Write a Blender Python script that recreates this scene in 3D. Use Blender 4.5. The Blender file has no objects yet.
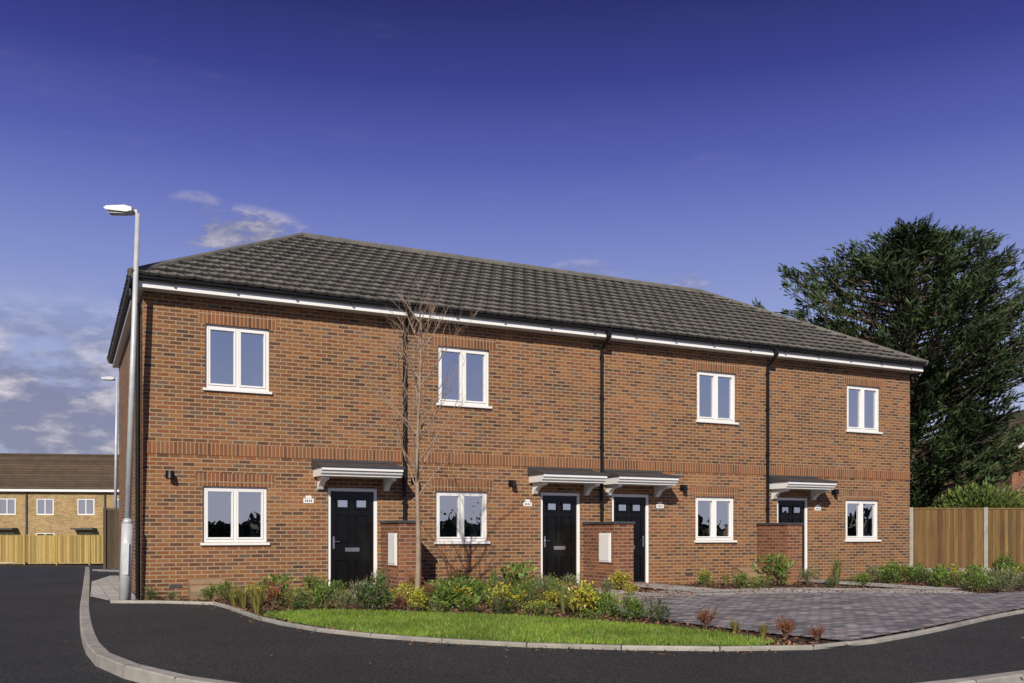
import bpy, math, random
import numpy as np
from mathutils import Vector, noise
R=random.Random(7)
D2R=math.radians
col=bpy.context.scene.collection

# ------------------------------------------------------------------ helpers
class MB:
    def __init__(s): s.v=[];s.f=[];s.c=[];s.uv=[];s.m=[]
    def face(s,pts,col=(1,1,1),uv=None,m=0):
        b=len(s.v); s.v.extend([tuple(p) for p in pts]); n=len(pts)
        s.f.append(tuple(range(b,b+n))); s.c.append(col); s.m.append(m)
        s.uv.append(uv if uv else [(p[0],p[1]) for p in pts])
    def box(s,x0,x1,y0,y1,z0,z1,m=0,col=(1,1,1)):
        b=len(s.v)
        P=[(x0,y0,z0),(x1,y0,z0),(x1,y1,z0),(x0,y1,z0),(x0,y0,z1),(x1,y0,z1),(x1,y1,z1),(x0,y1,z1)]
        s.v.extend(P)
        for q,a in (((0,1,5,4),(0,2)),((1,2,6,5),(1,2)),((2,3,7,6),(0,2)),((3,0,4,7),(1,2)),((4,5,6,7),(0,1)),((3,2,1,0),(0,1))):
            s.f.append(tuple(b+i for i in q)); s.c.append(col); s.m.append(m)
            s.uv.append([(P[i][a[0]],P[i][a[1]]) for i in q])
    def tube(s,pts,rad,n=8,m=0,col=(1,1,1),cap=True):
        pts=[Vector(p) for p in pts]
        if not hasattr(rad,'__len__'): rad=[rad]*len(pts)
        b=len(s.v)
        for i,p in enumerate(pts):
            d=(pts[min(i+1,len(pts)-1)]-pts[max(i-1,0)]).normalized()
            a=Vector((1,0,0)) if abs(d.x)<.8 else Vector((0,1,0))
            e1=d.cross(a).normalized(); e2=d.cross(e1)
            for k in range(n):
                t=2*math.pi*k/n
                s.v.append(tuple(p+(e1*math.cos(t)+e2*math.sin(t))*rad[i]))
        for i in range(len(pts)-1):
            for k in range(n):
                q=(b+i*n+k,b+i*n+(k+1)%n,b+(i+1)*n+(k+1)%n,b+(i+1)*n+k)
                s.f.append(q); s.c.append(col); s.m.append(m)
                s.uv.append([(s.v[j][0]+s.v[j][1],s.v[j][2]) for j in q])
        if cap:
            for q in (tuple(b+k for k in range(n))[::-1],tuple(b+(len(pts)-1)*n+k for k in range(n))):
                s.f.append(q); s.c.append(col); s.m.append(m); s.uv.append([(s.v[j][0],s.v[j][1]) for j in q])
    def extr(s,prof,x0,x1,m=0,col=(1,1,1)):
        n=len(prof)
        for i in range(n):
            a=prof[i]; b=prof[(i+1)%n]
            s.face([(x0,a[0],a[1]),(x1,a[0],a[1]),(x1,b[0],b[1]),(x0,b[0],b[1])],col,m=m)
        s.face([(x0,p[0],p[1]) for p in prof][::-1],col,m=m)
        s.face([(x1,p[0],p[1]) for p in prof],col,m=m)
    def mesh(s,name,mats,smooth=False):
        me=bpy.data.meshes.new(name); me.from_pydata(s.v,[],s.f)
        for m in mats: me.materials.append(m)
        me.polygons.foreach_set('material_index',s.m)
        at=me.color_attributes.new('Col','FLOAT_COLOR','CORNER')
        cc=[];uu=[]
        for f,c,u in zip(s.f,s.c,s.uv):
            for k in range(len(f)): cc.extend((c[0],c[1],c[2],1.0)); uu.extend(u[k])
        at.data.foreach_set('color',cc)
        ul=me.uv_layers.new(name='UVMap'); ul.data.foreach_set('uv',uu)
        if smooth: me.polygons.foreach_set('use_smooth',[True]*len(s.f))
        me.update(); return me
    def build(s,name,mats,parent=None,smooth=False,bevel=0):
        o=bpy.data.objects.new(name,s.mesh(name,mats,smooth)); col.objects.link(o)
        if parent: o.parent=parent
        if bevel:
            b=o.modifiers.new('Bevel','BEVEL'); b.width=bevel; b.segments=2; b.limit_method='ANGLE'
        return o
def empty(name,loc=(0,0,0),rz=0):
    o=bpy.data.objects.new(name,None); o.location=loc; o.rotation_euler=(0,0,rz); col.objects.link(o); return o
def inst(name,me,loc,rz=0,sc=1):
    o=bpy.data.objects.new(name,me); o.location=loc; o.rotation_euler=(0,0,rz)
    o.scale=(sc,sc,sc) if not hasattr(sc,'__len__') else sc
    col.objects.link(o); return o

def nt(name):
    m=bpy.data.materials.new(name); m.use_nodes=True; t=m.node_tree
    return m,t,t.nodes['Principled BSDF']
def N(t,typ,**k):
    n=t.nodes.new(typ)
    for a,b in k.items(): setattr(n,a,b)
    return n
def mix(t,bt,fac,a,b):
    n=N(t,'ShaderNodeMix',data_type='RGBA',blend_type=bt)
    for idx,val in ((0,fac),(6,a),(7,b)):
        if isinstance(val,(int,float)): n.inputs[idx].default_value=val
        elif isinstance(val,tuple): n.inputs[idx].default_value=(*val[:3],1)
        else: t.links.new(val,n.inputs[idx])
    return n.outputs[2]
def ramp(t,src,stops,interp='LINEAR'):
    n=N(t,'ShaderNodeValToRGB'); n.color_ramp.interpolation=interp
    e=n.color_ramp.elements
    while len(e)<len(stops): e.new(.5)
    for i,(p,c) in enumerate(stops):
        e[i].position=p; e[i].color=(*c[:3],1) if hasattr(c,'__len__') else (c,c,c,1)
    t.links.new(src,n.inputs[0]); return n.outputs[0]
def nz(t,vec,scale,detail=4,rough=.55):
    n=N(t,'ShaderNodeTexNoise'); n.inputs['Scale'].default_value=scale; n.inputs['Detail'].default_value=detail
    n.inputs['Roughness'].default_value=rough
    t.links.new(vec,n.inputs['Vector']); return n.outputs['Fac']
def bump(t,p,h,strength,dist):
    b=N(t,'ShaderNodeBump'); b.inputs['Strength'].default_value=strength; b.inputs['Distance'].default_value=dist
    t.links.new(h,b.inputs['Height']); t.links.new(b.outputs[0],p.inputs['Normal'])
def mat(name,c,c2=None,scale=6,rough=.7,bs=0,bscale=60,bd=.01,attr=False,metal=0,trans=False,spec=.5,stretch=(1,1,1)):
    m,t,p=nt(name); co=N(t,'ShaderNodeTexCoord').outputs['Object']
    mp=N(t,'ShaderNodeMapping'); mp.inputs['Scale'].default_value=stretch; t.links.new(co,mp.inputs[0]); co=mp.outputs[0]
    c2=c2 or tuple(x*.8 for x in c)
    f=ramp(t,nz(t,co,scale),[(.3,0.),(.7,1.)])
    o=mix(t,'MIX',f,c,c2)
    if attr:
        a=N(t,'ShaderNodeVertexColor'); a.layer_name='Col'
        o=mix(t,'MULTIPLY',1.,o,a.outputs[0])
    t.links.new(o,p.inputs['Base Color']); p.inputs['Roughness'].default_value=rough; p.inputs['Metallic'].default_value=metal
    p.inputs['Specular IOR Level'].default_value=spec
    if bs: bump(t,p,nz(t,co,bscale,5),bs,bd)
    if trans:
        out=t.nodes['Material Output']; tr=N(t,'ShaderNodeBsdfTranslucent'); t.links.new(o,tr.inputs[0])
        ms=N(t,'ShaderNodeMixShader'); ms.inputs[0].default_value=.3
        t.links.new(p.outputs[0],ms.inputs[1]); t.links.new(tr.outputs[0],ms.inputs[2]); t.links.new(ms.outputs[0],out.inputs[0])
    return m
def brickmat(name,stops,mortar,bw=.215,rh=.07,ms=.009,rot=0,rough=.85,bs=.5,offset=.5,patch=.25,soft=False,spec=.3):
    m,t,p=nt(name); uv=N(t,'ShaderNodeTexCoord').outputs['UV']
    mp=N(t,'ShaderNodeMapping'); mp.inputs['Rotation'].default_value=(0,0,rot); t.links.new(uv,mp.inputs[0]); v=mp.outputs[0]
    b=N(t,'ShaderNodeTexBrick'); b.offset=offset
    b.inputs['Scale'].default_value=1; b.inputs['Brick Width'].default_value=bw; b.inputs['Row Height'].default_value=rh
    b.inputs['Mortar Size'].default_value=ms; b.inputs['Mortar Smooth'].default_value=.2
    b.inputs['Color1'].default_value=(0,0,0,1); b.inputs['Color2'].default_value=(1,1,1,1); b.inputs['Mortar'].default_value=(.5,.5,.5,1)
    t.links.new(v,b.inputs['Vector'])
    c=ramp(t,b.outputs['Color'],stops)
    n1=ramp(t,nz(t,v,.9,4,.6),[(.3,1-patch),(.7,1+patch*.4)])
    n2=ramp(t,nz(t,v,45,3),[(.2,.78),(.8,1.15)])
    c=mix(t,'MULTIPLY',1.,c,n1); c=mix(t,'MULTIPLY',1.,c,n2)
    if soft:
        m3=N(t,'ShaderNodeMapping'); m3.inputs['Scale'].default_value=(.25,2.6,1); t.links.new(v,m3.inputs[0])
        c=mix(t,'MULTIPLY',1.,c,ramp(t,nz(t,m3.outputs[0],1.3,3),[(.35,(.74,.80,.90)),(.65,(1.06,1.04,1.))]))
    mo=mix(t,'MULTIPLY',1.,mortar,n2)
    c=mix(t,'MIX',b.outputs['Fac'],c,mo)
    t.links.new(c,p.inputs['Base Color']); p.inputs['Roughness'].default_value=rough; p.inputs['Specular IOR Level'].default_value=spec
    inv=N(t,'ShaderNodeMath',operation='SUBTRACT'); inv.inputs[0].default_value=1; t.links.new(b.outputs['Fac'],inv.inputs[1])
    ad=N(t,'ShaderNodeMath',operation='MULTIPLY_ADD'); t.links.new(nz(t,v,80,3),ad.inputs[0]); ad.inputs[1].default_value=.4; t.links.new(inv.outputs[0],ad.inputs[2])
    bump(t,p,ad.outputs[0],bs,.008)
    return m
# ------------------------------------------------------------------ materials
BR=[(0.,(.10,.052,.036)),(.18,(.18,.075,.038)),(.38,(.27,.112,.044)),(.60,(.33,.143,.052)),(.80,(.245,.083,.036)),(1.,(.16,.105,.075))]
M_brick=brickmat('brick',BR,(.33,.25,.165),bw=.2,rh=.066,ms=.0095,soft=True)
M_soldier=brickmat('soldier_brick',[(0.,(.14,.06,.034)),(.5,(.27,.10,.040)),(1.,(.23,.095,.045))],(.32,.24,.155),bw=.215,rh=.066,rot=math.pi/2,offset=0)
M_red=brickmat('red_brick',[(0.,(.13,.045,.03)),(.5,(.23,.078,.04)),(1.,(.29,.11,.048))],(.28,.21,.15),bw=.2,rh=.066)
M_yel=brickmat('yellow_brick',[(0.,(.26,.16,.07)),(.5,(.38,.26,.11)),(1.,(.46,.32,.15))],(.40,.31,.2))
M_white=mat('white_upvc',(.8,.8,.8),(.76,.77,.78),3,rough=.35)
M_black=mat('black_plastic',(.006,.006,.007),(.009,.009,.010),5,rough=.35,spec=.25)
M_door=mat('black_door',(.004,.004,.005),(.006,.006,.007),20,rough=.2,bs=.06,bscale=90,spec=.35)
M_metal=mat('brushed_steel',(.6,.6,.62),(.5,.5,.52),30,rough=.3,metal=1)
M_tile=mat('roof_tile',(.165,.158,.146),(.115,.111,.104),3,rough=.85,bs=.4,bscale=50,bd=.006,attr=True,spec=.3)
M_tile2=mat('brown_roof_tile',(.12,.085,.06),(.08,.06,.042),1.5,rough=.9,bs=.3,attr=True,spec=.2)
M_lead=mat('dark_lead',(.06,.06,.066),(.04,.04,.046),8,rough=.6)
M_galv=mat('galvanised_steel',(.58,.60,.62),(.47,.49,.52),9,rough=.45,metal=.2)
M_curt=mat('curtain',(.50,.50,.54),(.36,.36,.40),3,rough=.9)
M_conc=mat('concrete',(.38,.36,.33),(.26,.25,.23),5,rough=.9,bs=.4,bscale=70,bd=.004,attr=True)
M_soil=mat('soil',(.10,.055,.035),(.035,.02,.014),14,rough=.95,bs=1,bscale=35,bd=.05)
M_chip=mat('bark_chip',(.22,.11,.06),(.11,.055,.034),9,rough=.9,attr=True)
M_leaf=mat('leaf',(1,1,1),(.7,.7,.7),8,rough=.5,attr=True,trans=True)
M_needle=mat('conifer_needle',(1,1,1),(.6,.6,.6),1.2,rough=.65,attr=True,spec=.3)
M_bark=mat('bark',(.16,.11,.075),(.09,.06,.045),18,rough=.9,bs=.6,bscale=30,stretch=(1,1,.3))
M_birch=mat('pale_bark',(.34,.27,.2),(.24,.17,.12),12,rough=.8,bs=.3)
M_wood=mat('fence_timber',(.23,.145,.065),(.14,.088,.042),3,rough=.9,bs=.5,bscale=30,attr=True,stretch=(6,6,.5),spec=.2)
M_wood2=mat('pale_fence_timber',(.42,.31,.11),(.32,.23,.08),4,rough=.85,bs=.3,bscale=30,attr=True,stretch=(6,6,.5))
M_wood3=mat('dark_fence_timber',(.10,.075,.05),(.07,.05,.035),4,rough=.9,bs=.3,bscale=30,attr=True,stretch=(6,6,.5))
M_gas=mat('brown_meter_box',(.30,.20,.13),(.24,.16,.10),5,rough=.5)
M_lens=mat('lamp_lens',(.55,.58,.6),(.5,.52,.55),5,rough=.2)
M_paver=brickmat('block_paving',[(0.,(.13,.125,.145)),(.35,(.22,.21,.235)),(.7,(.31,.295,.315)),(1.,(.42,.39,.39))],(.06,.056,.056),bw=.2,rh=.1,ms=.009,rot=D2R(-26),rough=.8,patch=.3)
M_slab=brickmat('slab_paving',[(0.,(.36,.35,.34)),(1.,(.50,.49,.47))],(.16,.15,.14),bw=.45,rh=.45,ms=.01,rot=D2R(-26),rough=.85)
def asphalt(name,a,b):
    m,t,p=nt(name); co=N(t,'ShaderNodeTexCoord').outputs['Object']
    f=ramp(t,nz(t,co,.45,6,.65),[(.3,0.),(.7,1.)]); o=mix(t,'MIX',f,a,b)
    s=ramp(t,nz(t,co,60,4,.75),[(.36,.3),(.52,1.),(.64,3.2)]); o=mix(t,'MULTIPLY',1.,o,s)
    t.links.new(o,p.inputs['Base Color']); p.inputs['Roughness'].default_value=.85; p.inputs['Specular IOR Level'].default_value=.3
    bump(t,p,nz(t,co,60,4,.7),.9,.02); return m
M_asph=asphalt('asphalt_road',(.022,.023,.026),(.038,.038,.040))
M_path=asphalt('asphalt_footpath',(.026,.026,.028),(.044,.043,.043))
m,t,p=nt('lawn_grass'); co=N(t,'ShaderNodeTexCoord').outputs['Object']
o=mix(t,'MIX',ramp(t,nz(t,co,2.2,5),[(.3,0.),(.7,1.)]),(.10,.19,.02),(.17,.25,.03)); 
t.links.new(mix(t,'MULTIPLY',.8,o,ramp(t,nz(t,co,60,3),[(.3,.4),(.7,1.2)])),p.inputs['Base Color']); p.inputs['Roughness'].default_value=.9
bump(t,p,nz(t,co,70,3),.9,.02); M_lawn=m
M_field=mat('field_grass',(.07,.10,.03),(.10,.10,.04),.15,rough=.95,bs=.5,bscale=6,bd=.05)
m,t,p=nt('window_glass'); out=t.nodes['Material Output']; t.nodes.remove(p)
gl=N(t,'ShaderNodeBsdfGlossy'); gl.inputs['Roughness'].default_value=.0; gl.inputs['Color'].default_value=(.95,.97,1,1)
tr=N(t,'ShaderNodeBsdfTransparent'); tr.inputs[0].default_value=(.62,.66,.69,1)
fr=N(t,'ShaderNodeFresnel'); fr.inputs[0].default_value=1.5
ma=N(t,'ShaderNodeMath',operation='MULTIPLY_ADD'); t.links.new(fr.outputs[0],ma.inputs[0]); ma.inputs[1].default_value=1.5; ma.inputs[2].default_value=.46; ma.use_clamp=True
tc=N(t,'ShaderNodeTexCoord').outputs['Object']
bm=N(t,'ShaderNodeBump'); bm.inputs['Strength'].default_value=.12; bm.inputs['Distance'].default_value=.02; t.links.new(nz(t,tc,2.2,2),bm.inputs['Height']); t.links.new(bm.outputs[0],gl.inputs['Normal'])
ms=N(t,'ShaderNodeMixShader'); t.links.new(ma.outputs[0],ms.inputs[0]); t.links.new(tr.outputs[0],ms.inputs[1]); t.links.new(gl.outputs[0],ms.inputs[2]); t.links.new(ms.outputs[0],out.inputs[0])
M_glass=m
# ------------------------------------------------------------------ terrain
def sm(x): x=max(0,min(1,x)); return x*x*(3-2*x)
def T(y): return -.55*sm((y-24)/26)-.45*sm((y-50)/16)
def grid(name,xs,ys,off,mt):
    b=MB()
    for i in range(len(xs)-1):
        for j in range(len(ys)-1):
            b.face([(xs[i],ys[j],T(ys[j])+off),(xs[i+1],ys[j],T(ys[j])+off),(xs[i+1],ys[j+1],T(ys[j+1])+off),(xs[i],ys[j+1],T(ys[j+1])+off)])
    return b.build(name,[mt])
grid('ground',[-900,-300,-100,-40,0,40,100,300,900],[-900,-300,-60,0,20]+list(range(24,68,2))+[100,300,1500],-.2,M_field)
grid('road',[-40,-20,0,20,34],[-14,0,20]+list(range(24,51,2)),-.11,M_asph)
def cr(pts,n=8):
    P=[Vector(p) for p in pts]; P=[P[0]*2-P[1]]+P+[P[-1]*2-P[-2]]; o=[]
    for i in range(1,len(P)-2):
        for k in range(n):
            t=k/n; a,b,c,d=P[i-1:i+3]
            o.append(.5*((2*b)+(c-a)*t+(2*a-5*b+4*c-d)*t*t+(3*b-a-3*c+d)*t**3))
    o.append(P[-2]); return o
def poly(name,pts,z,mt,drop=True):
    b=MB(); b.face([(p[0],p[1],z+(T(p[1]) if drop else 0)) for p in pts])
    return b.build(name,[mt])
kerb=cr([(-17,36.8),(-13.1,28.4),(-8.1,17.5),(-5.99,12.9),(-4.35,9.5),(-3.5,8.01),(-2.75,7.2),(-2.1,6.62),(-1,6.1),(.4,5.85),(1.8,6.08),(3.0,6.62),(3.98,7.15),(6.2,8.6),(9.4,11),(15,15),(24,21)],8)
poly('footpath',[tuple(p) for p in kerb]+[(24,25),(10,30),(-5,36.8)],-.012,M_path)
def edging(name,line,w,z0,z1,seg,mt):
    b=MB(); L=[0]
    for i in range(1,len(line)): L.append(L[-1]+(line[i]-line[i-1]).length)
    def at(d):
        for i in range(1,len(L)):
            if d<=L[i]: 
                f=(d-L[i-1])/max(1e-6,L[i]-L[i-1]); return line[i-1].lerp(line[i],f)
        return line[-1]
    d=0
    while d<L[-1]-.05:
        e=min(d+seg-.008,L[-1]); a=at(d);c=at(e); u=(c-a).normalized(); n=Vector((-u.y,u.x))*w/2
        k=.85+.25*R.random(); cl=(k,k,k*.98); za=T(a.y);zc=T(c.y); ch=.012
        for (q0,h0),(q1,h1) in (((1,z0),(1,z1-ch)),((1,z1-ch),(.82,z1)),((.82,z1),(-.82,z1)),((-.82,z1),(-1,z1-ch)),((-1,z1-ch),(-1,z0))):
            A=a+n*q0;B=a+n*q1;C=c+n*q1;Dd=c+n*q0
            b.face([(A.x,A.y,h0+za),(B.x,B.y,h1+za),(C.x,C.y,h1+zc),(Dd.x,Dd.y,h0+zc)],cl)
        for q,zz in ((a,za),(c,zc)):
            b.face([(q.x+n.x,q.y+n.y,z0+zz),(q.x+n.x,q.y+n.y,z1+zz-ch),(q.x-n.x,q.y-n.y,z1+zz-ch),(q.x-n.x,q.y-n.y,z0+zz)],cl)
        d+=seg
    return b.build(name,[mt])
edging('kerb',kerb,.13,-.2,.0,.9,M_conc)
inner=cr([(-6.25,14.35),(-4.75,14.15),(-4.1,13.3),(-3.06,11.4),(-1.99,10.04),(-.93,9.29),(-.02,8.87),(.83,8.64),(1.74,8.53),(2.45,8.56),(3.25,8.85),(4.6,10.1),(7.0,12.6),(12,17),(17,21)],8)
edging('garden_edging',inner,.06,-.1,.03,.9,M_conc)
XL,ZL,cu,su=-5.952,14.84,.8996,.4366
def W(s,o,z=0): return (XL+cu*s+su*o, ZL+su*s-cu*o, z)
poly('soil_bed',[tuple(p) for p in inner]+[(18,23.2),(9.75,23.2),W(17.4,-.05)[:2],W(0,-.05)[:2]],.0,M_soil,False)
pav=[(1.15,13.6),(1.45,12.2),(2.1,10.7),(2.8,9.6),(3.28,9.02),(4.55,10.22),(6.95,12.72),(11.95,17.1),(12.6,18.6),(8.3,16.1),(5.5,16.3),(3.2,15.6),(2.0,14.6)]
poly('parking_paving',pav,.024,M_paver,False)
slab=MB()
for q in ([(1.15,13.75),(2.0,14.7),(3.2,15.68),(5.5,16.38),(8.2,16.18),(8.3,17.4),(5.4,17.9),(2.9,17.0),(1.3,15.7)],):
    slab.face([(a,b,.02) for a,b in q])
for s0,s1,o in ((3.0,4.0,1.5),(7.2,8.1,3.2),(8.95,9.95,2.8),(13.25,14.2,4.0)):
    slab.face([W(s0,0,.028),W(s0,o,.028),W(s1,o,.028),W(s1,0,.028)])
slab.build('slab_path',[M_slab])
poly('side_pavement',[(-6.35,14.6),(-7.2,15.7),(-8.05,17.6),(-12.95,28.4),(-11.2,28.4),(-9.25,21.7),(-6.05,14.9)],.0,M_slab)
# lawn
lw=cr([(-3.2,11.85),(-2.92,11.4),(-1.93,10.14),(-.9,9.38),(-.02,8.97),(.83,8.74),(1.74,8.63),(2.35,8.66)],6)
up=cr([(2.55,8.95),(2.2,9.74),(1.27,10.8),(.1,11.69),(-1.23,12.2),(-2.4,12.55),(-3.05,12.35)],6)
LP=[tuple(p) for p in lw+up]; 
def inside(x,y,P):
    c=False;n=len(P)
    for i in range(n):
        x1,y1=P[i][:2];x2,y2=P[(i+1)%n][:2]
        if (y1>y)!=(y2>y) and x<(x2-x1)*(y-y1)/(y2-y1)+x1: c=not c
    return c
poly('lawn',LP,.022,M_lawn,False)
g=MB(); k=0
while k<30000:
    x=R.uniform(-3.3,2.7);y=R.uniform(8.5,12.7)
    if not inside(x+R.gauss(0,.03),y+R.gauss(0,.05),LP): continue
    k+=1; h=R.uniform(.02,.05); a=R.uniform(0,6.28); w=.0045; dx,dy=math.cos(a)*w,math.sin(a)*w
    tx,ty=R.gauss(0,.014),R.gauss(0,.014); n_=noise.noise(Vector((x*1.3,y*1.3,0)))+.5*noise.noise(Vector((x*4,y*4,3)))
    v=R.uniform(.75,1.3)*(1+.45*n_); c=(.21*v,.34*v,.035*v) if R.random()>.12 else (.38*v,.34*v,.11*v)
    g.face([(x-dx,y-dy,.02),(x+dx,y+dy,.02),(x+tx,y+ty,.022+h)],c)
g.build('grass_blades',[M_leaf])
bedP=[tuple(p) for p in inner]+[(18,23.2),(9.75,23.2),W(17.4,0)[:2],W(0,0)[:2]]
pv=[tuple(p) for p in pav]
g=MB();k=0
while k<14000:
    x=R.uniform(-6,9);y=R.uniform(8.6,20)
    if R.random()<.35 : x=R.uniform(-4.5,3.2)
    if not inside(x,y,bedP) or inside(x,y,LP) or inside(x,y,pv): continue
    k+=1; s=R.uniform(.008,.028); a=R.uniform(0,6.28); u=Vector((math.cos(a),math.sin(a),R.gauss(0,.35)))*s; v=Vector((-math.sin(a),math.cos(a),R.gauss(0,.4)))*s*.45
    c0=Vector((x,y,.012+R.random()*.02)); b=R.uniform(.4,1.9)
    g.face([c0-u-v,c0+u-v,c0+u+v,c0-u+v],(b,b*R.uniform(.85,1),b*.9))
g.build('bark_mulch',[M_chip])
g=MB()
for _ in range(620):
    if R.random()<.75:
        q=R.choice(inner[:72]); x=q.x+R.gauss(0,.1)+.0; y=q.y-abs(R.gauss(0,.22))-.05
    else: x=R.uniform(-5,9);y=R.uniform(6.8,13)
    if inside(x,y,pv) : zz=.03
    elif inside(x,y,bedP): zz=.05
    else: zz=.0
    if y<6.9 and abs(x)<4: continue
    s=R.uniform(.006,.02);a=R.uniform(0,6.28);u=Vector((math.cos(a),math.sin(a),R.gauss(0,.2)))*s;v=Vector((-math.sin(a),math.cos(a),R.gauss(0,.3)))*s*.6
    c0=Vector((x,y,zz+.004)); b=R.uniform(.5,2.0); g.face([c0-u,c0-v,c0+u,c0+v],(b,b*.9,b*.7))
g.build('fallen_leaves',[M_chip])

# ------------------------------------------------------------------ main building
H=empty('brick_house',(XL,ZL,0),math.atan2(su,cu))
Lb,Db,Hw=17.4,7.4,5.0
WIN=[(.96,2.01),(5.09,6.14),(11.01,12.06),(15.33,16.4)]
ops=[]
for a,b in WIN: ops.append((a,b,3.49,4.56)); ops.append((a-.04,b-.04,.92,1.86))
DR=[(3.02,3.93),(7.24,8.14),(8.88,9.79),(13.22,14.14)]
for a,b in DR: ops.append((a,b,.04,1.88))
def wall_open(b,xs_,zs_,ops,ry,to3,m=0):
    xs=sorted(set(xs_+[o[0] for o in ops]+[o[1] for o in ops])); zs=sorted(set(zs_+[o[2] for o in ops]+[o[3] for o in ops]))
    for i in range(len(xs)-1):
        for j in range(len(zs)-1):
            cx=(xs[i]+xs[i+1])/2;cz=(zs[j]+zs[j+1])/2
            if any(o[0]<cx<o[1] and o[2]<cz<o[3] for o in ops): continue
            P=[(xs[i],zs[j]),(xs[i+1],zs[j]),(xs[i+1],zs[j+1]),(xs[i],zs[j+1])]
            b.face([to3(x,0,z) for x,z in P],uv=P,m=m)
    for x0,x1,z0,z1 in ops:
        for (ax,az),(bx,bz) in (((x0,z0),(x0,z1)),((x1,z1),(x1,z0)),((x0,z1),(x1,z1)),((x1,z0),(x0,z0))):
            vert=(ax==bx)
            uv=[(0,az),(0,bz),(ry,bz),(ry,az)] if vert else [(ax,0),(bx,0),(bx,ry),(ax,ry)]
            b.face([to3(ax,0,az),to3(bx,0,bz),to3(bx,ry,bz),to3(ax,ry,az)],uv=uv,m=m)
w=MB()
wall_open(w,[0,Lb],[-.2,Hw+.1],ops,.12,lambda x,y,z:(x,y,z))
w.face([(0,Db,-.6),(0,0,-.6),(0,0,Hw+.1),(0,Db,Hw+.1)],uv=[(Db,-.6),(0,-.6),(0,Hw+.1),(Db,Hw+.1)])
w.face([(Lb,0,-.6),(Lb,Db,-.6),(Lb,Db,Hw+.1),(Lb,0,Hw+.1)],uv=[(0,-.6),(Db,-.6),(Db,Hw+.1),(0,Hw+.1)])
w.face([(Lb,Db,-.6),(0,Db,-.6),(0,Db,Hw+.1),(Lb,Db,Hw+.1)],uv=[(0,-.6),(Lb,-.6),(Lb,Hw+.1),(0,Hw+.1)])
w.build('walls',[M_brick],H)
i_=MB(); i_.face([(.1,2.5,0),(Lb-.1,2.5,0),(Lb-.1,2.5,Hw),(.1,2.5,Hw)]); i_.face([(.1,.13,2.6),(Lb-.1,.13,2.6),(Lb-.1,2.5,2.6),(.1,2.5,2.6)])
i_.build('interior_wall',[mat('interior_plaster',(.26,.25,.23),rough=.9)],H)
sd=MB()
def band(x0,x1,z0,z1,pr=.004):
    sd.face([(x0,-pr,z0),(x1,-pr,z0),(x1,-pr,z1),(x0,-pr,z1)],uv=[(x0,z0),(x1,z0),(x1,z1),(x0,z1)],m=0)
    for zz in (z0,z1): sd.face([(x0,-pr,zz),(x1,-pr,zz),(x1,0,zz),(x0,0,zz)],uv=[(x0,zz)]*4)
band(0,Lb,2.375,2.575,.010)
for a,b in WIN: band(a-.12,b+.12,4.56,4.775); band(a-.16,b+.08,1.86,2.075)
sd.build('soldier_courses',[M_soldier],H)
def window(x0,x1,z0,z1,up,idx):
    f=MB(); y0,y1=.045,.11; t_=.055
    f.box(x0,x0+t_,y0,y1,z0+t_,z1-t_); f.box(x1-t_,x1,y0,y1,z0+t_,z1-t_); f.box(x0,x1,y0,y1,z1-t_,z1); f.box(x0,x1,y0,y1,z0,z0+t_)
    xm=(x0+x1)/2; f.box(xm-.025,xm+.025,y0,y1,z0+t_,z1-t_)
    for a,b in ((x0+t_,xm-.025),(xm+.025,x1-t_)):
        q=.032; yy0,yy1=y0-.014,y1-.01
        f.box(a+.003,a+q,yy0,yy1,z0+t_+.003,z1-t_-.003); f.box(b-q,b-.003,yy0,yy1,z0+t_+.003,z1-t_-.003)
        f.box(a+q,b-q,yy0,yy1,z1-t_-q,z1-t_-.003); f.box(a+q,b-q,yy0,yy1,z0+t_+.003,z0+t_+q)
    f.box(x0-.04,x1+.04,-.045,.044,z0-.045,z0-.004)
    f.build('window_frame',[M_white],H,bevel=.004)
    g=MB()
    for a,b in ((x0+t_+.03,xm-.055),(xm+.055,x1-t_-.03)): g.face([(a,.08+R.gauss(0,.002),z0+.08),(b,.08+R.gauss(0,.002),z0+.08),(b,.08,z1-.08),(a,.08,z1-.08)])
    g.build('window_glass',[M_glass],H)
    c=MB()
    def curt(a,b,zb,zt):
        n=max(4,int((b-a)/.02)); 
        for i in range(n):
            u0=a+(b-a)*i/n;u1=a+(b-a)*(i+1)/n
            fy=lambda u:.26+.025*math.sin(u*55)+.01*math.sin(u*131)
            c.face([(u0,fy(u0),zb),(u1,fy(u1),zb),(u1,fy(u1),zt),(u0,fy(u0),zt)])
    if up: curt(x0-.05,x0+.24*(1+.5*(idx%2)),z0-.1,z1+.1); curt(x1-.26,x1+.05,z0-.1,z1+.1)
    else: curt(x1-.24,x1+.05,z0-.1,z1+.1)
    c.build('curtain',[M_curt],H,smooth=True)
for i,(a,b) in enumerate(WIN):
    window(a,b,3.49,4.56,True,i); window(a-.04,b-.04,.92,1.86,False,i)
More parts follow.
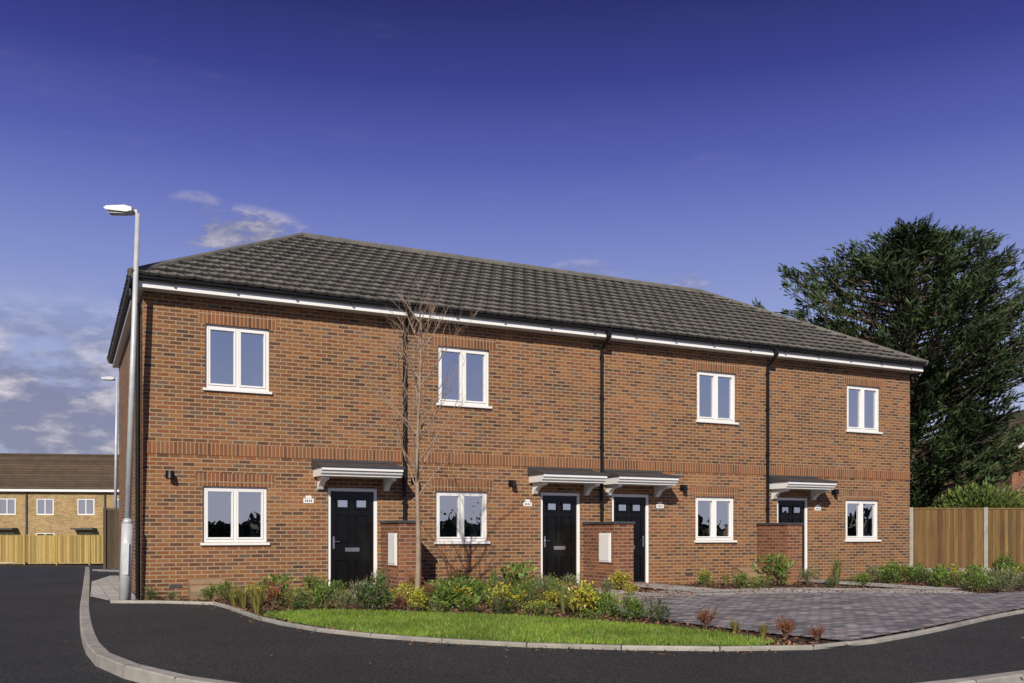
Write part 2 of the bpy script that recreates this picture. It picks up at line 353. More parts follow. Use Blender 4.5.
def door(x0,x1,hl):
    f=MB(); t_=.06; z0,z1=.04,1.88
    f.box(x0,x0+t_,.03,.11,z0,z1-t_); f.box(x1-t_,x1,.03,.11,z0,z1-t_); f.box(x0,x1,.03,.11,z1-t_,z1)
    f.build('door_frame',[M_white],H,bevel=.004)
    d=MB(); a,b=x0+t_+.004,x1-t_-.004; zt=z1-t_-.004
    d.box(a,b,.06,.10,z0+.035,zt)
    wd=b-a
    rows=[(.16,.62,0),(.92,1.42,0),(1.50,1.70,1)]
    for i in range(2):
        pa=a+.1+i*(wd-.1)/2-.01; pb=pa+(wd-.1)/2-.09
        for p0,p1,gl in rows:
            for (q0,q1,r0,r1) in ((pa,pb,p0,p0+.02),(pa,pb,p1-.02,p1),(pa,pa+.02,p0+.02,p1-.02),(pb-.02,pb,p0+.02,p1-.02)): d.box(q0,q1,.036,.0595,r0,r1)
            d.box(pa+.04,pb-.04,.05,.0595,p0+.04,p1-.04,m=2 if gl else 0)
    hx=a+.055 if hl else b-.055
    d.box(hx-.018,hx+.018,.05,.0595,.80,1.02,m=1); d.tube([(hx,.05,.93),(hx,.015,.93),(hx+(.1 if hl else -.1),.015,.93)],.009,8,m=1)
    d.box((a+b)/2-.13,(a+b)/2+.13,.048,.0595,.75,.82,m=1)
    d.box(a,b,.02,.12,z0,z0+.03,m=1)
    d.build('door',[M_door,M_metal,M_glass],H)
for (a,b),h in zip(DR,(True,True,False,True)): door(a,b,h)
def canopy(x0,x1):
    c=MB(); p=.62
    c.extr([(-.0005,2.33),(-p-.03,2.235),(-p-.03,2.205),(-.0005,2.205)],x0-.03,x1+.03,m=1)
    prof=[(-.001,2.203),(-p,2.203),(-p,2.15),(-p+.03,2.14),(-p+.045,2.10),(-p+.09,2.075),(-p+.09,2.055),(-.001,2.055)]
    c.extr(prof,x0,x1,m=0)
    br=[(-.001,2.053),(-.46,2.053),(-.46,2.01),(-.40,1.99),(-.28,1.985),(-.17,1.95),(-.10,1.89),(-.07,1.85),(-.04,1.83),(-.001,1.83)]
    for a in (x0+.07,x1-.17): c.extr(br,a,a+.1,m=0)
    c.box(x0-.02,x1+.02,-.02,-.0005,2.333,2.365,m=1)
    c.build('door_canopy',[M_white,M_lead],H)
for a,b in ((2.76,4.20),(6.98,8.38),(8.66,10.08),(12.98,14.38)): canopy(a,b)
def pier(s0,p,wd,meter):
    c=MB(); c.box(s0,s0+wd,-p,-.001,-.1,1.25); 
    c.build('porch_wall',[M_red],H)
    k=MB(); k.box(s0-.025,s0+wd+.025,-p-.025,-.001,1.252,1.30); k.build('porch_wall_coping',[M_lead],H,bevel=.006)
    if meter:
        m_=MB(); m_.box(s0-.03,s0-.001,-p+.10,-p+.50,.52,1.08); m_.box(s0-.038,s0-.031,-p+.13,-p+.47,.55,1.05); m_.build('meter_box',[M_white],H,bevel=.006)
pier(3.99,1.0,.40,True); pier(8.2,1.15,.44,True); pier(12.64,.95,.42,False)
O=.13; e=MB()
x0,x1,y0,y1=-O,Lb+O,-.28,Db+.28
e.box(x0,x1,y0,y0+.02,4.98,5.13); e.box(x0,x1,y1-.02,y1,4.98,5.13); e.box(x0,x0+.02,y0+.02,y1-.02,4.98,5.13); e.box(x1-.02,x1,y0+.02,y1-.02,4.98,5.13)
e.box(x0+.02,x1-.02,y0+.02,-.002,4.985,4.995); e.box(x0+.02,-.002,-.002,y1-.02,4.985,4.995); e.box(Lb+.002,x1-.02,-.002,y1-.02,4.985,4.995); e.box(-.002,Lb+.002,Db+.002,y1-.02,4.985,4.995)
e.build('fascia_and_soffit',[M_white],H)
gt=MB(); gy=y0-.045; gr=.046; gz=5.12; gx0=x0-.045; gx1=x1+.045; gy1=y1+.045
gt.tube([(gx0,gy,gz),(gx1,gy,gz)],gr,10); gt.tube([(gx0,gy,gz),(gx0,gy1,gz)],gr,10); gt.tube([(gx1,gy,gz),(gx1,gy1,gz)],gr,10); gt.tube([(gx0,gy1,gz),(gx1,gy1,gz)],gr,10)
for i in range(18): gt.box(.4+i*.98,.43+i*.98,gy-.051,gy+.04,gz-.05,gz+.005)
gt.build('gutter',[M_black],H)
dp=MB()
for s in (4.42,8.60,12.90):
    dp.tube([(s,gy,5.10),(s,gy,4.97),(s,-.06,4.78),(s,-.06,0.02)],.036,10)
    dp.tube([(s,gy,5.12),(s,gy,4.98)],.055,10)
    for z in (.6,1.6,2.8,3.8,4.6): dp.tube([(s,-.06,z),(s,-.06,z+.05)],.048,10); 
dp.tube([(-.17,.25,5.08),(-.17,.25,4.95),(-.06,.25,4.78),(-.06,.25,.0)],.04,10)
dp.build('downpipes',[M_black],H)
# roof
rf=MB()
zE,zR=5.165,7.42
def slope(E0,E1,R0,R1,b):
    E0,E1,R0,R1=map(Vector,(E0,E1,R0,R1)); u=(E1-E0).normalized(); Wd=(E1-E0).length
    aR0=(R0-E0).dot(u); aR1=(R1-E0).dot(u); up_=(R0-E0)-u*aR0; Ls=up_.length; v=up_/Ls; n=u.cross(v)
    if n.z<0: n=-n
    rows=int(round(Ls/.30)); g_=Ls/rows; tw=.27
    b.face([E0-n*.02,E1-n*.02,R1-n*.02,R0-n*.02],(.3,.3,.3))
    for r in range(rows):
        b0=r*g_; b1=b0+g_
        al=lambda q:aR0*q/Ls; ar=lambda q:Wd-(Wd-aR1)*q/Ls
        a=-tw*(r%2)*.5
        rk=R.uniform(.95,1.04)
        while a<Wd:
            p0,p1=a+.004,a+tw-.004
            c=R.uniform(.84,1.12)*rk; cl=(c,c*R.uniform(.97,1.01),c*R.uniform(.93,1.02)); d=R.gauss(0,.003)
            for q0,q1,h0,h1 in ((p0,p0+.09,.0,.0),(p0+.09,p0+.135,.0,.016),(p0+.135,p0+.18,.016,.0),(p0+.18,p1,.0,.0)):
                lo0,lo1=max(q0,al(b0)),min(q1,ar(b0)); hi0,hi1=max(q0,al(b1)),min(q1,ar(b1))
                if lo1-lo0<.004: continue
                if hi1<hi0: hi0=hi1=(hi0+hi1)/2
                t0,t1=.050+d,.006+d
                A=E0+u*lo0+v*(b0-.02)+n*(t0+h0);B=E0+u*lo1+v*(b0-.02)+n*(t0+h1);C=E0+u*hi1+v*b1+n*(t1+h1);Dd=E0+u*hi0+v*b1+n*(t1+h0)
                b.face([A,B,C,Dd],cl); b.face([A-n*.043,B-n*.043,B,A],(c*.3,c*.3,c*.3))
            a+=tw
ex0,ex1,ey0,ey1=-O-.07,Lb+O+.07,-.28-.07,Db+.28+.07
hx0,hx1,hy=3.42,13.98,3.7
slope((ex0,ey0,zE),(ex1,ey0,zE),(hx0,hy,zR),(hx1,hy,zR),rf)
slope((ex1,ey1,zE),(ex0,ey1,zE),(hx1,hy,zR),(hx0,hy,zR),rf)
slope((ex0,ey1,zE),(ex0,ey0,zE),(hx0,hy,zR),(hx0,hy,zR),rf)
slope((ex1,ey0,zE),(ex1,ey1,zE),(hx1,hy,zR),(hx1,hy,zR),rf)
def ridge(A,B,r=.085):
    A=Vector(A);B=Vector(B);L=(B-A).length;n=int(L/.4);d=(B-A)/n
    for i in range(n):
        p=A+d*i;c=R.uniform(.85,1.0);rf.tube([p,p+d*.98],[r*1.02,r],10,col=(c,c,c*.97))
ridge((hx0,hy,zR+.0),(hx1,hy,zR+.0))
for A,B in (((ex0,ey0,zE),(hx0,hy,zR)),((ex1,ey0,zE),(hx1,hy,zR)),((ex0,ey1,zE),(hx0,hy,zR)),((ex1,ey1,zE),(hx1,hy,zR))): ridge(A,B,.075)
rf.build('roof',[M_tile],H)
fx=MB()
for s in (.40,4.62,6.60,10.62,14.9):
    fx.box(s-.06,s+.06,-.03,-.001,1.98,2.10); fx.tube([(s,-.03,2.03),(s,-.12,2.03)],.045,10); fx.tube([(s,-.12,2.09),(s,-.12,1.97)],[.035,.055],10)
fx.build('wall_lights',[M_black],H)
sg=MB()
for s in (2.68,6.95,10.05,14.42): sg.box(s-.09,s+.09,-.012,-.001,1.60,1.68); sg.box(s-.05,s+.05,-.012,-.001,1.685,1.73)
for s in (2.68,6.95,10.05,14.42):
    for k in range(4): sg.box(s-.06+k*.034,s-.045+k*.034,-.0145,-.0125,1.62,1.66,m=1)
sg.build('number_plaques',[M_white,M_black],H)
vt=MB()
for s in (.5,1.9,4.7,5.2,6.3,10.8,12.3,15.0,16.8): vt.box(s-.1,s+.1,-.008,-.001,.18,.24)
vt.build('air_bricks',[M_lead],H)
def gasbox(s):
    e_=empty('gas_meter_box',W(s,.04,0),math.atan2(su,cu)); b=MB()
    prof=[(0,0),(-.34,0),(-.36,.14),(-.33,.22),(-.18,.31),(0,.33)]
    b.extr(prof,-.27,.27); b.build('housing',[M_gas],e_)
    c=MB(); c.extr([(0,.332),(-.18,.313),(-.30,.242),(-.305,.25),(-.185,.322),(0,.342)],-.285,.285); c.box(-.03,.03,-.372,-.3605,.08,.13,m=1); c.build('lid',[M_gas,M_black],e_)
gasbox(.95); gasbox(12.2)

# ------------------------------------------------------------------ street lamps
def lamp(x,y,h,lean=.0):
    e_=empty('street_lamp',(x,y,T(y)-.02)); e_.rotation_euler=(0,lean,0)
    b=MB(); b.tube([(0,0,0),(0,0,1.25)],[.088,.086],16); b.tube([(0,0,1.25),(0,0,1.33)],[.086,.052],16); b.tube([(0,0,1.33),(0,0,h)],[.052,.036],14)
    b.tube([(0,0,h-.02),(-.03,0,h+.035),(-.12,0,h+.045)],[.036,.032,.028],10)
    b.build('column',[M_galv],e_,smooth=True)
    d=MB(); d.box(-.012,.075,-.093,-.086,.45,.95); d.build('access_door',[M_galv],e_,bevel=.002)
    k=MB(); prof=[(-.06,.07),(-.06,.02),(-.14,-.005),(-.46,.02),(-.50,.05),(-.46,.08),(-.18,.10)]
    for i in range(len(prof)):
        a=prof[i];c=prof[(i+1)%len(prof)]
        k.face([(a[0],-.10,h+a[1]),(a[0],.10,h+a[1]),(c[0],.10,h+c[1]),(c[0],-.10,h+c[1])])
    for yy in (-.1,.1): k.face([(a[0],yy,h+a[1]) for a in prof])
    k.build('lantern',[M_galv],e_)
    l=MB(); l.box(-.44,-.18,-.07,.07,h-.020,h-.010); l.build('lens',[M_lens],e_)
lamp(-6.08,14.45,6.12,D2R(1.9)); lamp(-13.05,30.2,6.2,D2R(.8))

# ------------------------------------------------------------------ fences
def fence(name,p0,p1,h,mt,post,base=True):
    p0=Vector(p0);p1=Vector(p1);d=p1-p0;L=d.length
    e_=empty(name,(p0.x,p0.y,0),math.atan2(d.y,d.x)); b=MB();c=MB()
    z=lambda s:T(p0.y+d.y*s/L)
    s=0;i=0
    while s<L:
        zz=z(s); k=R.uniform(.55,1.2); hh=h-R.uniform(0,.014)
        b.box(s,s+.107,-.012-.012*(i%2)-.003*R.random(),.006,zz+(.2 if base else .03),zz+hh,col=(k,k*R.uniform(.92,1.02),k*R.uniform(.85,1.02))); s+=.1;i+=1
    s=0
    while s<L+.1:
        zz=z(min(s,L))
        if post: c.box(s-.05,s+.05,-.07,.05,zz-.1,zz+h+.04)
        else: b.box(s-.04,s+.04,-.07,.04,zz-.1,zz+h+.04)
        if s<L-.2:
            e2=min(s+1.9,L)
            if base: c.box(s+.051,e2-.051,-.03,.02,zz-.15,zz+.2,col=(.8,.8,.8))
            for q in (.5,1.25): b.box(s,e2,.012,.05,zz+q,zz+q+.08)
            b.box(s+.052,e2-.052,-.035,.03,zz+h+.001,zz+h+.03,col=(1.1,1.1,1.1))
        s+=1.9
    b.build('boards',[mt],e_); 
    if c.v: c.build('posts_and_gravel_boards',[M_conc],e_)
fence('wooden_fence',(9.95,23.0),(26,23.6),1.68,M_wood,True)
fence('wooden_fence',(-34,51),(-19,49),1.5,M_wood2,False,False)
fence('wooden_fence',(-12.4,28.0),(-4,31.5),1.85,M_wood3,False,False)

# ------------------------------------------------------------------ background houses
def house(name,loc,rz,w_,d_,he,hr,mw,wins,gable_front=False,doors=()):
    e_=empty(name,loc,rz); b=MB()
    wall_open(b,[0,w_],[0,he],[(x-ww/2,x+ww/2,z,z+hh) for x,z,ww,hh in wins],.1,lambda x,y,z:(x,y,z))
    b.face([(0,d_,0),(0,0,0),(0,0,he),(0,d_,he)],uv=[(d_,0),(0,0),(0,he),(d_,he)]); b.face([(w_,0,0),(w_,d_,0),(w_,d_,he),(w_,0,he)],uv=[(0,0),(d_,0),(d_,he),(0,he)])
    b.face([(w_,d_,0),(0,d_,0),(0,d_,he),(w_,d_,he)],uv=[(0,0),(w_,0),(w_,he),(0,he)])
    r=MB(); k=MB()
    def strip(A,B,C,D_):
        A,B,C,D_=map(Vector,(A,B,C,D_)); n=14
        for i in range(n):
            f0,f1=i/n,(i+1)/n; c=R.uniform(.8,1.15); up_=Vector((0,0,.03))
            r.face([A.lerp(D_,f0)+up_,B.lerp(C,f0)+up_,B.lerp(C,f1),A.lerp(D_,f1)],(c,c,c)); r.face([A.lerp(D_,f0),B.lerp(C,f0),B.lerp(C,f0)+up_,A.lerp(D_,f0)+up_],(.5,.5,.5))
    if gable_front:
        b.face([(0,0,he),(w_,0,he),(w_/2,0,hr)],uv=[(0,he),(w_,he),(w_/2,hr)]); b.face([(w_,d_,he),(0,d_,he),(w_/2,d_,hr)],uv=[(0,he),(w_,he),(w_/2,hr)])
        strip((-.3,-.2,he-.1),(-.3,d_+.2,he-.1),(w_/2,d_+.2,hr+.05),(w_/2,-.2,hr+.05)); strip((w_+.3,-.2,he-.1),(w_+.3,d_+.2,he-.1),(w_/2,d_+.2,hr+.05),(w_/2,-.2,hr+.05))
        for sx in (-.3,w_+.3):
            k.face([(sx,-.21,he-.28),(w_/2,-.21,hr-.13),(w_/2,-.21,hr+.04),(sx,-.21,he-.11)])
    else:
        b.face([(0,d_,he),(0,0,he),(0,d_/2,hr)],uv=[(d_,he),(0,he),(d_/2,hr)]); b.face([(w_,0,he),(w_,d_,he),(w_,d_/2,hr)],uv=[(0,he),(d_,he),(d_/2,hr)])
        strip((-.2,-.3,he-.1),(w_+.2,-.3,he-.1),(w_+.2,d_/2,hr+.05),(-.2,d_/2,hr+.05)); strip((-.2,d_+.3,he-.1),(w_+.2,d_+.3,he-.1),(w_+.2,d_/2,hr+.05),(-.2,d_/2,hr+.05))
        k.box(-.2,w_+.2,-.31,-.29,he-.25,he-.1)
        r.box(-.2,w_+.2,d_/2-.12,d_/2+.12,hr+.02,hr+.14,col=(.8,.8,.8))
    b.build('walls',[mw],e_); r.build('roof',[M_tile2],e_); k.build('fascia',[M_white],e_)
    f=MB();g=MB()
    for x,z,ww,hh in wins:
        a,c=x-ww/2,x+ww/2
        f.box(a,a+.07,.03,.09,z,z+hh);f.box(c-.07,c,.03,.09,z,z+hh);f.box(a+.07,c-.07,.03,.09,z+hh-.07,z+hh);f.box(a+.07,c-.07,.03,.09,z,z+.07);f.box(x-.03,x+.03,.03,.09,z+.07,z+hh-.07)
        g.face([(a,.08,z),(c,.08,z),(c,.08,z+hh),(a,.08,z+hh)])
    if wins: f.build('window_frames',[M_white],e_); g.build('window_glass',[M_glass],e_)
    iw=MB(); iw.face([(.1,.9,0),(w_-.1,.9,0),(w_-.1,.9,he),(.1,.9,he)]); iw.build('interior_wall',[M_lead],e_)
    return e_
wl=[]
for i in range(5):
    for dx in (1.3,3.9): wl.append((i*5+dx,3.3,1.1,1.1))
    wl.append((i*5+1.3,.9,1.2,1.2)); wl.append((i*5+3.9,.1,.9,2.0))
e_=house('yellow_brick_terrace_house',(-47.5,59.5,-1.0),D2R(8),25,8.5,5.1,7.6,M_yel,wl)
pc=MB()
for i in range(5):
    pc.box(i*5+3.2,i*5+4.6,-1.0,-.001,2.3,2.42,m=0); pc.tube([(i*5+.15,-.06,0),(i*5+.15,-.06,5)],.06,8,m=0)
pc.build('porches_and_pipes',[M_lead],e_)
house('red_brick_house',(25.0,46,-.6),D2R(4),8.5,9,5.8,8.6,M_red,[(2.2,3.6,1.2,1.1),(6,3.6,1.2,1.1),(2.2,1,1.4,1.2)],True)
house('brick_garage',(15.6,35,-.4),D2R(12),5.2,5,2.45,3.5,M_red,[],False)

# ------------------------------------------------------------------ vegetation
def leafquad(b,p,d,l,w,c):
    d=d.normalized(); a=Vector((R.gauss(0,1),R.gauss(0,1),R.gauss(0,1))); s=d.cross(a)
    if s.length<1e-4: return
    s.normalize(); s*=w/2
    b.face([p,p+d*l*.5+s,p+d*l,p+d*l*.5-s],c)
def shrubmesh(nm,n,r,h,lc,ll,lw_,twig=0,upr=0.3):
    b=MB(); lob=[(Vector((R.gauss(0,r*.4),R.gauss(0,r*.4),h*R.uniform(.3,.8))),R.uniform(.3,.62)*r) for _ in range(8)]
    for _ in range(14+twig):
        a=R.uniform(0,6.28);q=Vector((math.cos(a)*r*R.uniform(.2,.9),math.sin(a)*r*R.uniform(.2,.9),h*R.uniform(.7,1.25)))
        b.tube([(0,0,0),q*.5+Vector((0,0,.04)),q],[.006,.0045,.002],4,m=1,cap=False)
        for k in range(8 if twig else 3):
            f=R.uniform(.5,1); leafquad(b,q*f,Vector((R.gauss(0,1),R.gauss(0,1),R.random())),ll,lw_,tuple(x*R.uniform(.6,1.3) for x in lc))
    for i in range(n):
        c,s=lob[i%8]; d=Vector((R.gauss(0,1),R.gauss(0,1),R.gauss(0,1))).normalized(); rr=s*R.uniform(.5,1.15)
        p=c+d*rr; p.z=max(.015,p.z*1.0)
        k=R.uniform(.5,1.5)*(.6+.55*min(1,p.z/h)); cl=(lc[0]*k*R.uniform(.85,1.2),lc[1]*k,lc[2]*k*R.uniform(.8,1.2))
        leafquad(b,p,d+Vector((R.gauss(0,.6),R.gauss(0,.6),upr+R.gauss(0,.5))),ll*R.uniform(.7,1.3),lw_*R.uniform(.7,1.2),cl)
    return b.mesh(nm,[M_leaf,M_bark])
def grassmesh(nm,n,h,c,spread=1.):
    b=MB()
    for _ in range(n):
        a=R.uniform(0,6.28);t_=R.uniform(.1,.9)*spread;hh=h*R.uniform(.6,1.1);d=Vector((math.cos(a),math.sin(a),0));s=Vector((-d.y,d.x,0))*.004;k=R.uniform(.6,1.3)
        p0=d*.03*R.random();p1=p0+d*hh*t_*.35+Vector((0,0,hh*.65));p2=p0+d*hh*t_*.9+Vector((0,0,hh*(1-.35*t_)))
        cl=tuple(x*k for x in c); b.face([p0-s,p0+s,p1+s,p1-s],cl); b.face([p1-s,p1+s,p2],cl)
    return b.mesh(nm,[M_leaf])
SM=[shrubmesh('green_shrub',460,.24,.34,(.15,.25,.04),.05,.024),
    shrubmesh('dark_shrub',600,.24,.36,(.07,.14,.035),.038,.02),
    shrubmesh('yellow_green_shrub',420,.2,.3,(.46,.44,.05),.045,.022),
    shrubmesh('grey_green_shrub',500,.22,.30,(.21,.26,.11),.055,.012,upr=.9),
    shrubmesh('red_twig_shrub',120,.22,.34,(.34,.11,.05),.038,.018,twig=30),
    shrubmesh('leafy_shrub',280,.28,.38,(.14,.23,.04),.085,.042,upr=.7),
    grassmesh('tuft',180,.38,(.33,.31,.09)),
    shrubmesh('low_groundcover',420,.28,.16,(.18,.28,.05),.035,.02),
    grassmesh('spiky',110,.52,(.22,.26,.08),.55)]
NM=['green_shrub','dark_shrub','yellow_green_shrub','grey_green_shrub','red_twig_shrub','leafy_shrub','ornamental_grass','groundcover_plant','ornamental_grass']
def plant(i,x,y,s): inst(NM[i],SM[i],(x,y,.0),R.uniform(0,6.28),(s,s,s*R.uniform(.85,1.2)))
pts=[]
def ok(x,y,md):
    if any((x-a)**2+(y-b)**2<md*md for a,b in pts): return False
    s=(x-XL)*cu+(y-ZL)*su; o=(x-XL)*su-(y-ZL)*cu
    if o<.22: return False
    if .5<s<1.4 and o<.9: return False
    if 11.8<s<12.6 and o<.8: return False
    for a,b_,oo in ((2.95,4.5,1.35),(7.15,8.15,1.5),(8.2,10,2.9),(13.2,14.25,4.1),(12.6,13.1,1.1)):
        if a<s<b_ and o<oo: return False
    return True
tries=0
while len(pts)<102 and tries<20000:
    tries+=1; x=R.uniform(-4.4,1.7); y=R.uniform(11.2,18.3)
    if not inside(x,y,bedP) or inside(x,y,LP) or inside(x,y,pv): continue
    if inside(x,y,[(1.0,13.6),(2,14.6),(3.2,15.6),(5,16.3),(5,17.5),(2.9,16.8),(1.2,15.7)]): continue
    if not ok(x,y,.33): continue
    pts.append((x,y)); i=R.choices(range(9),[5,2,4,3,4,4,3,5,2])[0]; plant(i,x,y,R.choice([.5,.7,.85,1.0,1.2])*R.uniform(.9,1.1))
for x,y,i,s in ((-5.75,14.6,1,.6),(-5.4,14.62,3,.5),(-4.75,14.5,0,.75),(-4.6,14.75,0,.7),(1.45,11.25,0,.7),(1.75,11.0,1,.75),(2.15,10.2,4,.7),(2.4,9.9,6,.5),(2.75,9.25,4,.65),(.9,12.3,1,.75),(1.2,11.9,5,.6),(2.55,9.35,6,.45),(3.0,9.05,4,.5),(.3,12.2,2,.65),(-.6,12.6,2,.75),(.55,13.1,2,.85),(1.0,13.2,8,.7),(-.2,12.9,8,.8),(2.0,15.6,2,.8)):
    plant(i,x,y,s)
k=0;tries=0
while k<80 and tries<20000:
    tries+=1; x=R.uniform(1.8,15); y=R.uniform(15,22.8)
    if not inside(x,y,bedP) or inside(x,y,pv): continue
    if inside(x,y,[(1.15,13.75),(2.0,14.7),(3.2,15.6),(5.5,16.3),(8.2,16.1),(8.4,17.5),(5.4,18.0),(2.9,17.1),(1.3,15.8)]): continue
    if not ok(x,y,.42): continue
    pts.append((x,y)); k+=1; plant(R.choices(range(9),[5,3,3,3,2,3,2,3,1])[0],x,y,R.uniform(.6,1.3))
b=MB()
for _ in range(6000):
    d=Vector((R.gauss(0,1),R.gauss(0,1),R.gauss(0,1))).normalized(); p=Vector((d.x*1.6,d.y*1.2,1.35+d.z*1.2))*R.uniform(.75,1.05); k=R.uniform(.5,1.4)
    leafquad(b,p,d+Vector((0,0,.4)),.16,.08,(.16*k,.22*k,.05*k))
inst('garden_bush',b.mesh('garden_bush',[M_leaf]),(14.6,28.5,-.1))

# young bare tree
b=MB()
def branch(p,d,L,r,lev):
    n=5; pp=[p.copy()]; rr=[r]
    for i in range(n):
        d=(d+Vector((R.gauss(0,.07),R.gauss(0,.07),.05+R.gauss(0,.03)))).normalized(); p=p+d*L/n; pp.append(p.copy()); rr.append(r*(1-.8*(i+1)/n))
    b.tube(pp,rr,5 if lev else 6,m=1 if lev>0 else 0,cap=False)
    if lev<3:
        for i in range((5,4,3)[lev]):
            f=R.uniform(.25,.95)*n; j=min(int(f),n-1); q=pp[j].lerp(pp[j+1],f-j); a=R.uniform(0,6.28)
            nd=(d+Vector((math.cos(a),math.sin(a),R.uniform(0,.5)))*R.uniform(.45,.8)).normalized()
            branch(q,nd,L*R.uniform(.4,.62),max(.0028,rr[j]*.6),lev+1)
tp=[Vector((0.015*math.sin(z*2.1),0.02*math.cos(z*1.7),z)) for z in [i*.22 for i in range(20)]]
tp=[p+Vector((.03*p.z*.4,0,0)) for p in tp]
b.tube(tp,[.040*(1-.85*i/20)+.003 for i in range(20)],9,m=0)
for i in range(26):
    z=1.6+i*.1; j=min(int(z/.22),18); q=tp[j].lerp(tp[j+1],z/.22-j); a=i*2.4+R.gauss(0,.3); L=(1.25 if z<3 else 1.25-(z-3)*.6)*R.uniform(.65,1.05)
    branch(q,Vector((math.cos(a)*.72,math.sin(a)*.72,.9)),L,.013,1)
M_twig=mat('twig_bark',(.34,.24,.18),(.24,.16,.12),12,rough=.8)
inst('young_tree',b.mesh('young_tree',[M_birch,M_twig],True),(-1.37,13.2,-.02))

# big conifer
def prof(z):
    K=[(2,2.0),(3,3.0),(5,4.1),(7,4.6),(9,4.6),(10.3,4.1),(11.2,2.9),(11.8,1.5),(12.3,.3)]
    for (a,ra),(c,rc) in zip(K,K[1:]):
        if a<=z<=c: return ra+(rc-ra)*(z-a)/(c-a)
    return .3
b=MB()
tk=[Vector((.12*math.sin(z),.1*math.cos(z*.8),z)) for z in range(0,12)]
b.tube(tk,[.38*(1-z/12.5)+.03 for z in range(12)],10,m=1)
for nb in range(540):
    ze=2.2+10*R.random()**.85; az=R.uniform(0,6.283)
    dd=Vector((math.cos(az)*1.3,math.sin(az)*1.3,ze*.33)); lump=noise.noise(dd*1.6+Vector((3,1,7)))
    r=prof(ze)*(.93+.7*lump)*R.uniform(.82,1.08)
    za=max(1.2,min(11,ze-.30*r-.2)); p0=Vector((0,0,za)); p1=Vector((math.cos(az)*r,math.sin(az)*r*1.0,ze+R.uniform(-.15,.5)))
    md=p0.lerp(p1,.55)+Vector((0,0,-.12*r*.6)); 
    Q=[p0.lerp(md,t_*2) if t_<.5 else md.lerp(p1,(t_-.5)*2) for t_ in [i/8 for i in range(9)]]
    b.tube(Q,[.045*(1-i/9)+.006 for i in range(9)],4,m=1,cap=False)
    out=Vector((math.cos(az),math.sin(az),.45)); base=R.uniform(.5,1.35)*(1+1.0*lump)
    for _ in range(17):
        f=R.uniform(.38,1.0)**.8*8; j=min(int(f),7); q=Q[j].lerp(Q[j+1],f-j)
        sp=.36*(1.12-f/8.4)
        q=q+Vector((R.gauss(0,sp),R.gauss(0,sp),R.gauss(0,sp*.4)))
        dr=(out+Vector((R.gauss(.1,.45),R.gauss(0,.45),R.gauss(.2,.3)))).normalized()
        kk=base*R.uniform(.7,1.25)
        for _ in range(9):
            d2=dr+Vector((R.gauss(0,.4),R.gauss(0,.4),R.gauss(0,.3))); q2=q+dr*R.uniform(-.1,.26)+Vector((R.gauss(0,.045),R.gauss(0,.045),R.gauss(0,.045)))
            k2=kk*R.uniform(.7,1.3)
            leafquad(b,q2,d2,R.uniform(.16,.34),R.uniform(.035,.07),(.044*k2,.074*k2,.026*k2))
inst('conifer_tree',b.mesh('conifer_tree',[M_needle,M_bark]),(13.9,32.2,-.4),0,(1,1,.965))
# distant tree ring, then the added reflection hedge
b=MB()
for ang in range(0,360,2):
    a=D2R(ang); 
    for _ in range(60):
        rr=R.uniform(175,200); x=math.cos(a)*rr+R.gauss(0,4);y=math.sin(a)*rr+R.gauss(0,4);hh=(3.5+3*noise.noise(Vector((math.cos(a)*4,math.sin(a)*4,0))))
        z=R.uniform(-1.5,1)*1+R.random()*hh; k=R.uniform(.5,1.3)
        leafquad(b,Vector((x,y,z-.5)),Vector((R.gauss(0,1),R.gauss(0,1),R.gauss(0,1))),3.5,2.4,(.05*k,.06*k,.03*k))
for _ in range(11000):  # unseen hedge added behind the camera to shape reflections in the lower panes
    x=R.uniform(-60,60); y=-46+R.gauss(0,1.2); k=R.uniform(.5,1.3); z=R.random()*(2.9+2.2*noise.noise(Vector((x*.12,0,0))))
    leafquad(b,Vector((x,y,z-.3)),Vector((R.gauss(0,1),R.gauss(0,1),R.gauss(0,1))),1.0,.7,(.07*k,.075*k,.04*k))
b.build('distant_trees_and_reflection_hedge',[M_needle])

# ------------------------------------------------------------------ light and sky
el=D2R(31); sx,sy=-.13,-.9915
sun=bpy.data.lights.new('sun','SUN'); sun.energy=4.9; sun.angle=D2R(.5); sun.color=(1,.92,.78)
so=bpy.data.objects.new('sun',sun); col.objects.link(so)
sd_=Vector((sx*math.cos(el),sy*math.cos(el),math.sin(el))); so.rotation_euler=sd_.to_track_quat('Z','Y').to_euler(); so.location=(0,-15,20)
wd=bpy.data.worlds.new('World'); bpy.context.scene.world=wd; wd.use_nodes=True; t=wd.node_tree
bg=t.nodes['Background']; bg.inputs[1].default_value=.1
sk=N(t,'ShaderNodeTexSky'); sk.sky_type='NISHITA'; sk.sun_disc=False; sk.sun_elevation=el; sk.sun_rotation=math.atan2(sx,sy); sk.ozone_density=3
dirn=N(t,'ShaderNodeTexCoord').outputs['Generated']; sep=N(t,'ShaderNodeSeparateXYZ'); t.links.new(dirn,sep.inputs[0])
g_=ramp(t,sep.outputs[2],[(0.,(.54,.55,.68)),(.10,(.44,.48,.70)),(.20,(.32,.38,.67)),(.30,(.18,.22,.56)),(.37,(.090,.108,.43)),(.44,(.038,.040,.26)),(.51,(.014,.012,.115)),(.60,(.011,.009,.075)),(1.,(.03,.03,.16))])
def mr(v,a,b_,c=0.,d=1.):
    n=N(t,'ShaderNodeMapRange'); n.interpolation_type='SMOOTHSTEP'; n.inputs[1].default_value=a;n.inputs[2].default_value=b_;n.inputs[3].default_value=c;n.inputs[4].default_value=d
    t.links.new(v,n.inputs[0]); return n.outputs[0]
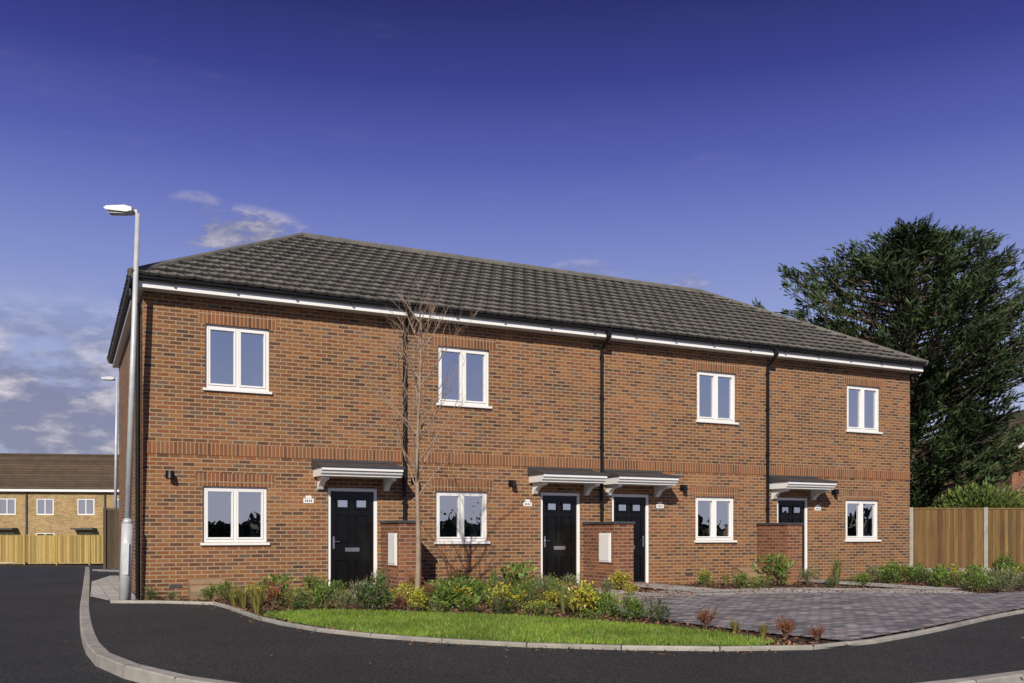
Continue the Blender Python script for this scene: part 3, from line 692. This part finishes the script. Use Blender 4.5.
def mth(op,a,b_):
    n=N(t,'ShaderNodeMath',operation=op)
    for i,q in enumerate((a,b_)):
        if isinstance(q,(int,float)): n.inputs[i].default_value=q
        else: t.links.new(q,n.inputs[i])
    n.use_clamp=(op!='MULTIPLY_ADD'); return n.outputs[0]
mp=N(t,'ShaderNodeMapping'); mp.inputs['Scale'].default_value=(1,1,2.6); mp.inputs['Location'].default_value=(.37,.2,.11); t.links.new(dirn,mp.inputs[0])
n1=nz(t,mp.outputs[0],7,9,.58); n2=nz(t,mp.outputs[0],15,7,.6)
low=mth('MULTIPLY',mr(sep.outputs[2],.25,.14),mr(sep.outputs[0],-.20,-.36))
lowc=mth('MULTIPLY',low,mr(n1,.32,.46))
def blob(x,y,rx,rz):
    d=Vector(((x-512)/920,1,(533-y)/920)).normalized()
    m2=N(t,'ShaderNodeVectorMath',operation='SUBTRACT'); t.links.new(dirn,m2.inputs[0]); m2.inputs[1].default_value=d
    m3=N(t,'ShaderNodeVectorMath',operation='MULTIPLY'); t.links.new(m2.outputs[0],m3.inputs[0]); m3.inputs[1].default_value=(1/rx,1/rx,1/rz)
    m4=N(t,'ShaderNodeVectorMath',operation='LENGTH'); t.links.new(m3.outputs[0],m4.inputs[0])
    f=mth('SUBTRACT',1.25,m4.outputs['Value']); f2=mth('MULTIPLY',f,mr(n2,.36,.62)); return mr(f2,.05,.55)
cl=mth('MAXIMUM',mth('MULTIPLY',lowc,.9),mth('MULTIPLY',blob(243,236,.065,.026),.85))
for a in ((198,206,.028,.013,.28),(585,270,.04,.010,.35),(690,283,.022,.012,.4),(640,285,.05,.01,.2)): cl=mth('MAXIMUM',cl,mth('MULTIPLY',blob(*a[:4]),a[4]))
mp2=N(t,'ShaderNodeMapping'); mp2.inputs['Rotation'].default_value=(0,D2R(28),0); mp2.inputs['Scale'].default_value=(1.2,1.2,11); mp2.inputs['Location'].default_value=(4.1,.3,2.2); t.links.new(dirn,mp2.inputs[0])
wisp=mth('MULTIPLY',mr(nz(t,mp2.outputs[0],2.4,8,.6),.55,.8),.10)
cl=mth('MAXIMUM',cl,wisp)
ccol=mix(t,'MIX',mr(n2,.44,.68),(.20,.20,.32),(.74,.66,.68))
sc=N(t,'ShaderNodeVectorMath',operation='SCALE'); sc.inputs['Scale'].default_value=10; t.links.new(mix(t,'MIX',cl,g_,ccol),sc.inputs[0])
fin=mix(t,'MIX',.9,sk.outputs[0],sc.outputs[0])
t.links.new(fin,bg.inputs[0])

cam=bpy.data.cameras.new('camera'); co=bpy.data.objects.new('camera',cam); col.objects.link(co)
co.location=(0,0,1.08); co.rotation_euler=(D2R(90),0,0); cam.sensor_width=36; cam.lens=920/1024*36; cam.shift_y=191.5/1024; cam.clip_start=.1; cam.clip_end=3000
s=bpy.context.scene; s.camera=co; s.view_settings.view_transform='Standard'; s.view_settings.look='None'; s.view_settings.exposure=0
